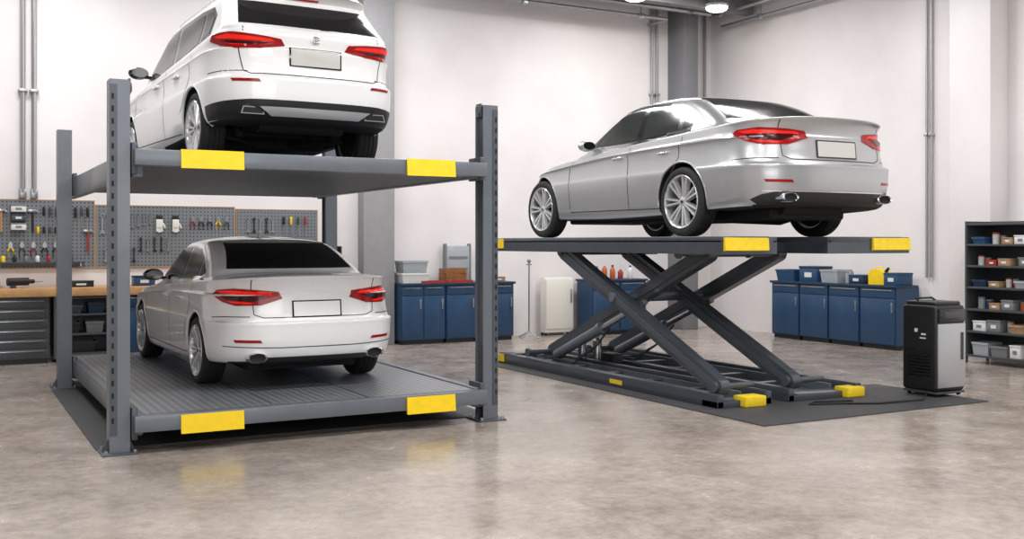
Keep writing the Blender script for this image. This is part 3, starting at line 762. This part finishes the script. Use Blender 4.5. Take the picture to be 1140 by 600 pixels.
MB().tube([(-.14,.10,1.035),(-.13,.14,1.065),(.13,.14,1.065),(.14,.10,1.035)],.012).build('handle','black',dh)
m=MB(); m.box(-.225,.225,-.22,.24,.03,.055,bev=.006); m.build('chassis','tool_grey',dh)
for dx in (-.18,.18):
    for dy in (-.17,.19):
        m=MB(); m.cyl((dx-.015,dy,.018),(dx+.015,dy,.018),.018,seg=16); m.build('caster','rubber',dh)
for a in ((-.08,-.02,.67,.69),(-.08,-.0,.63,.645),(.03,.07,.70,.74)):
    MB().box(-.2385,-.2345,*a).build('side_sticker','white',dh)

# ---------------------------------------------------------------- cabinets
def cabinet(name,label,loc,rz,w,doors=1,d=.55,h=.98,body='blue',drawer=.16,group=None,ndraw=0,hm='steel'):
    r=thing(name,label,'cabinet',loc,rz,group)
    MB().box(.0,w,.03,d,.07,h).build('body',body,r)
    MB().box(.02,w-.02,.06,d,0,.07).build('plinth','tool_black',r)
    def front(nm,a,b,z0,z1,vert=False):
        o=MB().box(a,b,.008,.03,z0,z1,bev=.004).build(nm,body,r)
        if vert: MB().box(b-.06,b-.035,-.01,.008,z1-.22,z1-.06,bev=.004).build('handle',hm,o)
        else: MB().box(a+.05,b-.05,-.008,.008,z1-.035,z1-.02,bev=.003).build('handle',hm,o)
    if ndraw:
        hh=(h-.09)/ndraw
        for k in range(ndraw): front('drawer',.015,w-.015,.08+k*hh,.08+(k+1)*hh-.012)
    else:
        dw=w/doors
        for k in range(doors):
            front('drawer',k*dw+.012,(k+1)*dw-.012,h-drawer,h-.012)
            front('door',k*dw+.012,(k+1)*dw-.012,.085,h-drawer-.012,True)
    return r
def worktop(label,x0,x1,y0,y1,z0,z1,m):
    tag(MB().box(x0,x1,y0,y1,z0,z1,bev=.006).build('worktop',m),label,'worktop')
g='blue cabinets along the back wall'
cabinet('storage_cabinet','wide two-door blue cabinet right of the grey column, leftmost of its row',(6.66,16.02,0),0,.80,2,group=g)
cabinet('storage_cabinet','narrow blue cabinet in the middle of the row by the grey column',(7.48,16.02,0),0,.56,1,group=g)
cabinet('storage_cabinet','blue cabinet at the right end of the row by the grey column',(8.06,16.02,0),0,.72,1,group=g)
worktop('dark blue top across the three cabinets by the grey column',6.65,8.80,16.0,16.6,.98,1.02,'blue_dk')
cabinet('storage_cabinet','blue cabinet seen behind the scissor arms beside the cream cabinet',(10.42,16.02,0),0,1.2,2,group=g)
worktop('dark blue top of the cabinet behind the scissor lift arms',10.4,11.64,16.0,16.6,.98,1.02,'blue_dk')
cabinet('storage_cabinet','blue cabinet against the back wall behind the lower white sedan',(4.5,16.02,0),0,1.3,2,group=g)
worktop('dark blue top of the cabinet behind the lower white sedan',4.48,5.70,16.0,16.48,.98,1.02,'blue_dk')
g='blue cabinets along the right wall'
for y1,y0,l in ((14.28,13.6,'leftmost blue cabinet of the row on the right wall'),(13.58,12.92,'second blue cabinet from the left on the right wall'),
                (12.9,12.24,'third blue cabinet from the left on the right wall'),(12.22,11.5,'rightmost blue cabinet of the right wall row, beside the dehumidifier')):
    cabinet('storage_cabinet',l,(13.1,y1,0),-PI/2,y1-y0,1,group=g)
worktop('dark blue top across the four cabinets on the right wall',13.08,13.62,11.48,14.3,.98,1.02,'blue_dk')
cabinet('tool_cabinet','dark grey drawer cabinet under the left end of the wooden workbench',(.05,16.02,0),0,1.27,ndraw=6,h=.93,body='tool_grey',group='drawer cabinets under the bench')
r=thing('tool_trolley','dark open-shelf trolley under the wooden workbench, right of the drawers','tool trolley',(1.38,16.02,0))
MB().box(0,.03,0,.55,.06,.93).box(.77,.80,0,.55,.06,.93).box(.03,.77,.52,.55,.06,.93).build('frame','tool_grey',r)
for z in (.1,.38,.66,.9): MB().box(.03,.77,0,.52,z,z+.025).build('shelf','tool_grey',r)
for dx in (.08,.72):
    for dy in (.1,.45): MB().cyl((dx-.015,dy,.03),(dx+.015,dy,.03),.03).box(dx-.02,dx+.02,dy-.01,dy+.01,.03,.1).build('caster','rubber',r)
cabinet('storage_cabinet','blue cabinet under the right end of the wooden workbench',(2.25,16.02,0),0,.9,1,h=.93,group='blue cabinets along the back wall')
tag(MB().box(0.0,3.2,15.95,16.66,.94,1.06,bev=.01).build('workbench_top','wood'),'thick light wooden worktop below the pegboard','worktop')

# ---------------------------------------------------------------- small things
def bin_(label,loc,w,d,h,m,rz=0,group=None,name='storage_bin'):
    r=thing(name,label,'bin',loc,rz,group)
    t=.008; b=MB(); k=.88
    def fr(z,s,ins=0): return [(-w/2*s+ins,-d/2*s+ins,z),(w/2*s-ins,-d/2*s+ins,z),(w/2*s-ins,d/2*s-ins,z),(-w/2*s+ins,d/2*s-ins,z)]
    rings=[[b.bm.verts.new(p) for p in q] for q in (fr(0,k),fr(h,1),fr(h,1,t),fr(t,k,t))]
    for i in range(3):
        for j in range(4): b.bm.faces.new((rings[i][j],rings[i][(j+1)%4],rings[i+1][(j+1)%4],rings[i+1][j]))
    b.bm.faces.new(rings[0]); b.bm.faces.new(rings[3])
    b.build('shell',m,r)
    q=MB(); q.box(-w/2-.006,w/2+.006,-d/2-.006,-d/2+.006,h-.03,h); q.box(-w/2-.006,w/2+.006,d/2-.006,d/2+.006,h-.03,h); q.box(-w/2-.006,-w/2+.006,-d/2,d/2,h-.03,h); q.box(w/2-.006,w/2+.006,-d/2,d/2,h-.03,h)
    q.build('rim',m,r); return r
def lidbox(label,loc,w,d,h,m,lid,rz=0,group=None,name='storage_box',cat='box'):
    r=thing(name,label,cat,loc,rz,group)
    MB().box(-w/2,w/2,-d/2,d/2,0,h*.85,bev=.006).build('box_body',m,r)
    MB().box(-w/2-.006,w/2+.006,-d/2-.006,d/2+.006,h*.85,h,bev=.005).build('lid',lid,r)
    MB().box(-w*.2,w*.2,-d/2-.003,-d/2+.002,h*.3,h*.6).build('front_label','white' if m!='white' else 'grey',r)
    return r
def bottle(label,loc,rr,h,m,cap,group=None,name='bottle'):
    r=thing(name,label,'bottle',loc,0,group)
    MB().lathe([(0,rr*.9),(.01,rr),(h*.62,rr),(h*.75,rr*.75),(h*.82,rr*.36),(h*.88,rr*.36)],axis='z',seg=18).build('bottle_body',m,r)
    MB().lathe([(h*.88,rr*.45),(h,rr*.42)],axis='z',seg=14).build('cap',cap,r); return r
def jar(label,loc,rr,h,m,cap,group=None):
    r=thing('jar',label,'jar',loc,0,group)
    MB().lathe([(0,rr*.95),(.01,rr),(h*.82,rr),(h*.86,rr*.9)],axis='z',seg=18).build('jar_body',m,r)
    MB().lathe([(h*.86,rr*1.02),(h,rr*1.0)],axis='z',seg=18).build('lid',cap,r); return r
T=1.02
bin_('white plastic tub on the blue cabinets beside the grey column, lower of two',(6.95,16.3,T),.5,.4,.17,'white')
bin_('pale grey plastic tub stacked on the white one beside the grey column',(6.95,16.3,T+.172),.46,.36,.2,'clear')
for k in range(3):
    r=thing('wooden_crate','brown wooden crate on the middle blue cabinet, %s of three stacked'%('bottom','middle','top')[k],'crate',(7.76,16.38,T+k*.078),(.0,.06,-.05)[k],'stacked wooden crates')
    m=MB(); m.box(-.2,.2,-.14,-.125,0,.075); m.box(-.2,.2,.125,.14,0,.075); m.box(-.2,-.185,-.125,.125,0,.075); m.box(.185,.2,-.125,.125,0,.075); m.box(-.185,.185,-.125,.125,0,.012); m.build('frame','wood_dk',r)
    MB().box(-.18,.18,-.12,.12,.03,.06).build('contents','redp' if k==2 else 'wood_dk',r)
r=thing('parts_rack','grey metal panel rack standing on the blue cabinets behind the crates','rack',(7.95,16.6,T))
MB().box(-.22,.22,-.05,.05,0,.62,bev=.01).build('panel','clear',r)
MB().box(-.25,-.22,-.05,.05,0,.66).box(.22,.25,-.05,.05,0,.66).build('frame','grey',r)
MB().box(-.18,.18,-.06,-.05,.4,.44).box(-.18,.18,-.06,-.05,.2,.24).build('rail','grey',r)
for x0_,x1_,lb in ((7.06,7.44,'flat red tray at the front of the leftmost blue cabinet top'),(7.52,7.98,'flat red tray in front of the stacked wooden crates')):
    r=thing('red_tray',lb,'tray',((x0_+x1_)/2,16.09,T)); w_=(x1_-x0_)/2
    MB().box(-w_,w_,-.07,.07,0,.008).box(-w_,w_,-.07,-.06,.008,.04).box(-w_,w_,.06,.07,.008,.04).box(-w_,-w_+.01,-.06,.06,.008,.04).box(w_-.01,w_,-.06,.06,.008,.04).build('tray_body','redp',r)
    MB().box(-w_+.03,w_-.03,-.04,.04,.008,.028).build('contents','tool_grey',r)
bottle('tall blue bottle on the right end of the cabinets by the grey column',(8.3,16.35,T),.045,.22,'bluebin','white')
lidbox('small cardboard box on the cabinets left of the cream cabinet',(8.58,16.3,T),.24,.2,.08,'card','card')
r=thing('floor_stand','thin grey pole stand with a round foot left of the cream cabinet','stand',(9.15,16.15,0))
for k in range(4):
    a=k*PI/2+.4; MB().tube([(0,0,.12),(math.cos(a)*.12,math.sin(a)*.12,.06),(math.cos(a)*.22,math.sin(a)*.22,.012)],.012,6).build('foot','steel',r)
MB().cyl((0,0,.1),(0,0,1.35),.014).build('pole','steel',r); MB().sphere((0,0,1.37),.035).box(-.05,.05,-.01,.01,1.30,1.32).build('head','grey',r)
r=thing('cream_cabinet','cream metal cabinet standing on the floor behind the scissor lift','cabinet',(9.93,16.5,0))
MB().box(-.30,.30,-.09,.09,.05,1.06,bev=.02).build('body','fridge',r)
d=MB().box(-.29,.29,-.12,-.095,.12,1.03,bev=.01).build('door','fridge',r); MB().box(.22,.25,-.15,-.12,.6,.85,bev=.006).build('handle','steel',d)
for a in (-.27,.27):
    for b in (-.06,.06): MB().cyl((a,b,0),(a,b,.05),.025).build('foot','black',r)
for i,(x,m_,c,h) in enumerate(((10.65,'white','redp',.24),(10.82,'orange','white',.28),(11.0,'orange','black',.26),(11.18,'redp','white',.2),(11.4,'white','bluebin',.25))):
    bottle('%s bottle, %s on the cabinet behind the scissor lift'%({'white':'white','orange':'orange','redp':'red'}[m_],('first from the left','second from the left','third from the left','fourth from the left','fifth from the left')[i]),(x,16.25,T),.05,h,m_,c,'bottles on the cabinet behind the scissor lift')
r=thing('tool_chest','dark open tool chest on the blue cabinet left of the grey column','tool chest',(5.35,16.25,T))
MB().box(-.32,.32,-.18,.2,0,.4,bev=.01).build('chest_body','tool_black',r)
for k in range(3): 
    d=MB().box(-.30,.30,-.195,-.18,.03+k*.12,.13+k*.12,bev=.004).build('drawer','tool_grey',r); MB().box(-.2,.2,-.205,-.195,.10+k*.12,.115+k*.12).build('handle','steel',d)
MB().box(-.32,.32,.18,.2,.4,.68).box(-.32,-.30,-.1,.18,.4,.62).box(.30,.32,-.1,.18,.4,.62).build('raised_lid','tool_black',r)
def ry(y): return (13.36,y,T)
bin_('dark blue bin, leftmost on the right wall cabinets',ry(14.0),.46,.4,.2,'bluebin',-PI/2)
lidbox('tall blue lidded box, second from the left on the right wall cabinets',ry(13.45),.42,.36,.27,'bluebin','blue_dk',-PI/2)
bin_('clear grey bin beside the tall blue box on the right wall cabinets',ry(12.98),.4,.34,.22,'clear',-PI/2)
jar('clear jar between the grey bin and the small blue box',(13.3,12.62,T),.07,.2,'clear','steel')
lidbox('small dark blue box left of the yellow can',ry(12.4),.3,.3,.15,'blue_dk','bluebin',-PI/2)
r=thing('yellow_can','bright yellow can with handle and spout on the right wall cabinets','can',ry(12.02),-PI/2)
MB().prism([(-.16,0),(.16,0),(.16,.17),(.07,.24),(-.12,.24),(-.16,.18)],'xz',-.10,.10).build('can_body','yellow',r)
MB().tube([(-.10,0,.235),(-.08,0,.285),(.03,0,.285),(.05,0,.235)],.014).build('handle','yellow',r)
MB().cyl((.11,0,.20),(.17,0,.27),.03,.022).build('spout','black',r)
lidbox('blue box at the right end of the right wall cabinets',ry(11.66),.28,.34,.2,'bluebin','bluebin',-PI/2)

r=thing('shelf_rack','dark steel shelf rack against the right wall at the right frame edge','shelving',(12.98,9.12,0))
m=MB(); 
for a in (-.24,.21):
    for b in (-.82,.79): m.box(a,a+.03,b,b+.03,0,2.0)
m.box(-.21,.21,.80,.81,.1,2.0); m.box(.225,.235,-.79,.79,.1,2.0)
m.build('frame','tool_grey',r)
LV=(.12,.46,.77,1.08,1.38,1.68)
for z in LV+(1.97,): MB().box(-.24,.225,-.79,.79,z-.03,z,bev=.003).build('shelf','tool_grey',r)
cn={'white':'white','bluebin':'blue','card':'brown','redp':'red','clear':'pale grey','green':'green','orange':'orange','grey':'grey','blue_dk':'dark blue','yellow':'yellow'}
on=('bottom','second lowest','third lowest','third highest','second highest','top'); po_=('first','second','third','fourth','fifth','sixth','seventh')
rows=[[('bin','clear',.26,.18),('bin','grey',.26,.15),('box','white',.16,.18),('jar','grey',.1,.18),('box','grey',.2,.1)],
      [('box','white',.20,.14),('box','grey',.2,.16),('jar','clear',.09,.15),('bin','card',.22,.12),('jar','white',.09,.14)],
      [('jar','clear',.1,.16),('jar','bluebin',.1,.13),('box','card',.16,.09),('box','grey',.18,.14),('jar','orange',.08,.12),('jar','white',.09,.14)],
      [('bin','blue_dk',.22,.10),('box','card',.16,.08),('jar','white',.08,.13),('jar','redp',.08,.12),('bin','clear',.22,.10),('jar','grey',.09,.15)],
      [('jar','white',.09,.14),('jar','orange',.08,.11),('box','redp',.14,.08),('box','card',.18,.10),('jar','green',.08,.12),('box','grey',.16,.12)],
      [('bin','bluebin',.2,.10),('jar','white',.1,.16),('jar','card',.08,.12),('box','card',.15,.09),('box','white',.18,.12),('bin','blue_dk',.22,.10)]]
for i,row in enumerate(rows):
    y=9.88
    for j,(kd,c,w,h) in enumerate(row):
        y-=w/2+.03; loc=(12.92,y,LV[i]); 
        lb='%s %s, %s from the left on the %s shelf of the rack'%(cn[c],{'bin':'bin','box':'box','jar':'jar'}[kd],po_[j],on[i]); gp='items on the shelf rack'
        if kd=='bin': bin_(lb,loc,w,.3,h,c,-PI/2,gp)
        elif kd=='box': lidbox(lb,loc,w,.26,h,c,c,-PI/2,gp)
        else: jar(lb,loc,w/2,h,c,'redp' if c=='white' else 'grey',gp)
        y-=w/2

def pegboard(x0,x1,z0,z1,label):
    r=thing('pegboard',label,'pegboard',((x0+x1)/2,WY,z0)); w=x1-x0; h=z1-z0
    MB().box(-w/2,w/2,-.03,-.005,0,h).build('panel','peg',r)
    MB().box(-w/2-.014,w/2+.014,-.035,0,h,h+.016).box(-w/2-.014,w/2+.014,-.035,0,-.016,0).box(-w/2-.014,-w/2,-.035,0,0,h).box(w/2,w/2+.014,-.035,0,0,h).build('frame','wood_grey',r)
pegboard(-.6,1.98,1.34,2.31,'left section of the long grey pegboard above the workbench')
pegboard(2.02,4.06,1.34,2.25,'middle section of the grey pegboard above the lower sedan')
pegboard(4.11,5.42,1.34,2.22,'right section of the grey pegboard next to the grey column')
YB=WY-.035
def hook(r): MB().tube([(0,.004,.0),(0,-.04,.0),(0,-.045,.015)],.004,6).build('hook','steel',r)
def screwdriver(l,x,z,c,g,s=1):
    r=thing('screwdriver',l,'screwdriver',(x,YB,z),0,g); hook(r)
    MB().lathe([(-.13*s,.014),(-.11*s,.02),(-.02,.02),(.0,.016)],(0,-.025,0),'z',12).build('handle',c,r)
    MB().cyl((0,-.025,-.13*s),(0,-.025,-.30*s),.006).build('shaft','steel',r)
def wrench(l,x,z,c,g,s=1):
    r=thing('wrench',l,'wrench',(x,YB,z),0,g)
    m=MB(); m.lathe([(-.006,.028*s),(.006,.028*s),(.006,.014*s),(-.006,.014*s)],(0,-.012,-.03*s),'y',18,closed=True)
    m.prism([(-.012*s,-.055*s),(.012*s,-.055*s),(.010*s,-.22*s),(.032*s,-.25*s),(.03*s,-.285*s),(.012*s,-.262*s),(-.012*s,-.262*s),(-.03*s,-.285*s),(-.032*s,-.25*s),(-.010*s,-.22*s)],'xz',-.018,-.006)
    m.build('wrench_body',c,r)
    hook(r)
def pliers(l,x,z,c,g,s=1):
    r=thing('pliers',l,'pliers',(x,YB,z),0,g); hook(r)
    m=MB(); m.prism([(-.012,.05),(.012,.05),(.03,0),(.02,-.04),(-.02,-.04),(-.03,0)],'xz',-.024,-.006); m.build('jaws','steel',r)
    for k in (-1,1): MB().tube([(k*.012,-.015,-.03),(k*.045*s,-.015,-.10*s),(k*.03,-.015,-.20*s)],.011,8).build('handle',c,r)
def hammer(l,x,z,c,g):
    r=thing('hammer',l,'hammer',(x,YB,z),0,g); hook(r)
    MB().box(-.07,.05,-.04,-.008,-.03,.01,bev=.006).prism([(.05,-.02),(.09,-.03),(.05,.008)],'xz',-.032,-.014).build('head','steel',r)
    MB().cyl((0,-.024,-.03),(0,-.024,-.32),.014,.017).build('handle',c,r)
def glove(l,x,z,g):
    r=thing('work_glove',l,'glove',(x,YB,z),0,g); hook(r)
    m=MB(); m.box(-.05,.05,-.045,-.008,-.2,-.06,bev=.014,seg=3)
    for k in range(4): m.tube([(-.037+k*.025,-.028,-.19),(-.039+k*.026,-.03,-.27+abs(k-1.4)*.012)],.0125,8)
    m.tube([(.045,-.028,-.12),(.075,-.03,-.17),(.078,-.03,-.2)],.013,8); m.build('hand','glove',r)
    MB().box(-.045,.045,-.043,-.004,-.07,0,bev=.01).build('cuff','tool_black',r)
gp='tools hanging on the pegboard'
cyc=['black','yellow','tool_grey','redp','black']; cname={'redp':'red','yellow':'yellow','bluebin':'blue','black':'black','orange':'orange','tool_grey':'grey'}
words=['first','second','third','fourth','fifth','sixth','seventh','eighth','ninth','tenth','eleventh','twelfth']
for i in range(8):
    c=cyc[(i*2)%5]; screwdriver('%s-handled screwdriver, %s from the left in the upper pegboard row'%(cname[c],words[i]),1.30+i*.085,2.22,c,gp,1.0+.1*(i%3))
for i in range(6):
    c=cyc[(i*3+1)%5]; screwdriver('%s-handled screwdriver, %s from the left in the middle pegboard row'%(cname[c],words[i]),1.22+i*.08,1.93,c,gp,.75)
for i in range(9):
    wrench('steel wrench, %s from the left in the wrench row of the pegboard'%words[i],2.10+i*.085,2.14,'steel',gp,1.15-.07*i)
for i in range(6):
    c=cyc[(i+1)%5]; pliers('%s-handled pliers, %s from the left in the lower pegboard row'%(cname[c],words[i]),.86+i*.15,1.66,c,gp,.85)
for i,x in enumerate((.74,1.15,1.90)):
    hammer('hammer with %s handle, %s from the left on the left pegboard'%(('wooden','black','red')[i],words[i]),x,(2.17,2.17,1.88)[i],('wood','black','redp')[i],gp)
for i in range(10):
    c='tool_black' if i%3 else 'steel'
    wrench('short %s spanner, %s in the low row behind the lower sedan'%('dark' if i%3 else 'steel',words[i]),2.15+i*.1,1.78 if i>4 else 1.62,c,gp,.8)
for i,x in enumerate((2.92,3.16)):
    glove('white work glove with dark cuff, %s of the pair on the pegboard'%('left','right')[i],x,2.12,gp)
for i in range(5):
    c=cyc[(i+3)%5]; pliers('%s-handled pliers, %s right of the white gloves'%(cname[c],words[i]),3.42+i*.13,2.06,c,gp,.8)
for i in range(5):
    wrench('short %s wrench, %s from the left on the right pegboard section'%('dark' if i%2 else 'steel',words[i]),4.28+i*.1,2.1,'tool_black' if i%2 else 'steel',gp,.9)
for i in range(4):
    c=cyc[i]; screwdriver('%s-handled screwdriver on the right pegboard section'%cname[c],4.86+i*.12,2.12,c,gp)
for i in range(3):
    lidbox('small %s parts box, %s of three on the upper left of the pegboard'%(('white','grey','white')[i],('top','middle','bottom')[i]),(.96,WY-.10,2.14-i*.13),.2,.14,.10,('white','tool_grey','white')[i],('grey','tool_black','grey')[i],0,'parts boxes on the pegboard')
r=thing('wall_shelf','narrow dark shelf across the left pegboard','shelf',(1.25,WY-.03,1.40)); MB().box(-.6,.6,-.14,0,0,.02).build('board','tool_grey',r)
for a in (-.55,.53): MB().box(a,a+.02,-.12,0,-.05,0).build('bracket','steel',r)
for i in range(7):
    c=('yellow','black','grey','white','redp','white','bluebin')[i]
    bottle('small %s bottle, %s on the pegboard shelf'%({'yellow':'yellow','black':'black','white':'white','redp':'red','bluebin':'blue','grey':'grey'}[c],words[i]),(.76+i*.15,WY-.10,1.42),.03,.11,c,'black' if c!='black' else 'redp','bottles on the pegboard shelf')
r=thing('power_drill','black and blue power drill lying on the wooden workbench','drill',(.95,16.2,1.06),.3)
MB().cyl((-.16,0,.09),(.12,0,.09),.055,seg=18).cyl((.12,0,.09),(.2,0,.09),.03).build('drill_body','black',r); MB().box(-.12,-.05,-.03,.03,0,.09,bev=.01).build('grip','bluebin',r); MB().cyl((.2,0,.09),(.33,0,.09),.01).build('drill_bit','steel',r)
r=thing('angle_grinder','low black angle grinder on the left end of the workbench','grinder',(.55,16.3,1.06),-.2)
MB().cyl((-.2,0,.05),(.1,0,.05),.045,seg=16).build('grinder_body','tool_black',r); MB().cyl((.12,0,.02),(.12,0,.03),.09,seg=24).box(.06,.16,-.04,.04,.03,.1,bev=.01).build('disc_guard','steel',r)
lidbox('flat dark tool case on the workbench near the front left post',(1.75,16.25,1.06),.34,.24,.09,'tool_black','tool_grey')
bottle('white spray bottle on the workbench under the pegboard',(2.25,16.3,1.06),.045,.24,'white','redp')
lidbox('blue box standing on the right part of the workbench',(2.62,16.25,1.06),.3,.24,.15,'bluebin','blue_dk')
for i,(x,z,w,h,c) in enumerate(((1.6,.405,.26,.16,'tool_black'),(1.93,.405,.24,.16,'grey'),(1.62,.685,.28,.12,'tool_grey'),(1.95,.685,.22,.15,'blue_dk'),(1.75,.125,.4,.16,'tool_black'))):
    bin_('%s bin, %s on the trolley shelves under the bench'%({'tool_black':'black','grey':'grey','tool_grey':'dark grey','blue_dk':'dark blue'}[c],words[i]),(x,16.25,z),w,.3,h,c,0,'bins on the trolley')

# ---------------------------------------------------------------- light
w=bpy.data.worlds.new('world'); SC.world=w; w.use_nodes=True
w.node_tree.nodes['Background'].inputs['Color'].default_value=(1,.995,.99,1); w.node_tree.nodes['Background'].inputs['Strength'].default_value=.34
def area(x,y,z,sx,sy,e,rot=(0,0,0)):
    l=bpy.data.lights.new('area_lamp','AREA'); l.shape='RECTANGLE'; l.size=sx; l.size_y=sy; l.energy=e; l.color=(1,.995,.985)
    o=bpy.data.objects.new('area_lamp',l); COL.objects.link(o); o.location=(x,y,z); o.rotation_euler=rot
for x in (1.0,5.5,10.5):
    for y in (1.5,6.0,11.0,14.5):
        area(x,y,6.2,2.0,.6,168 if y<10 else 132)
area(1,-3,3.4,7,3.5,250,(math.radians(82),0,math.radians(-25)))  # unseen front fill, added behind the camera to brighten the cars' rear faces
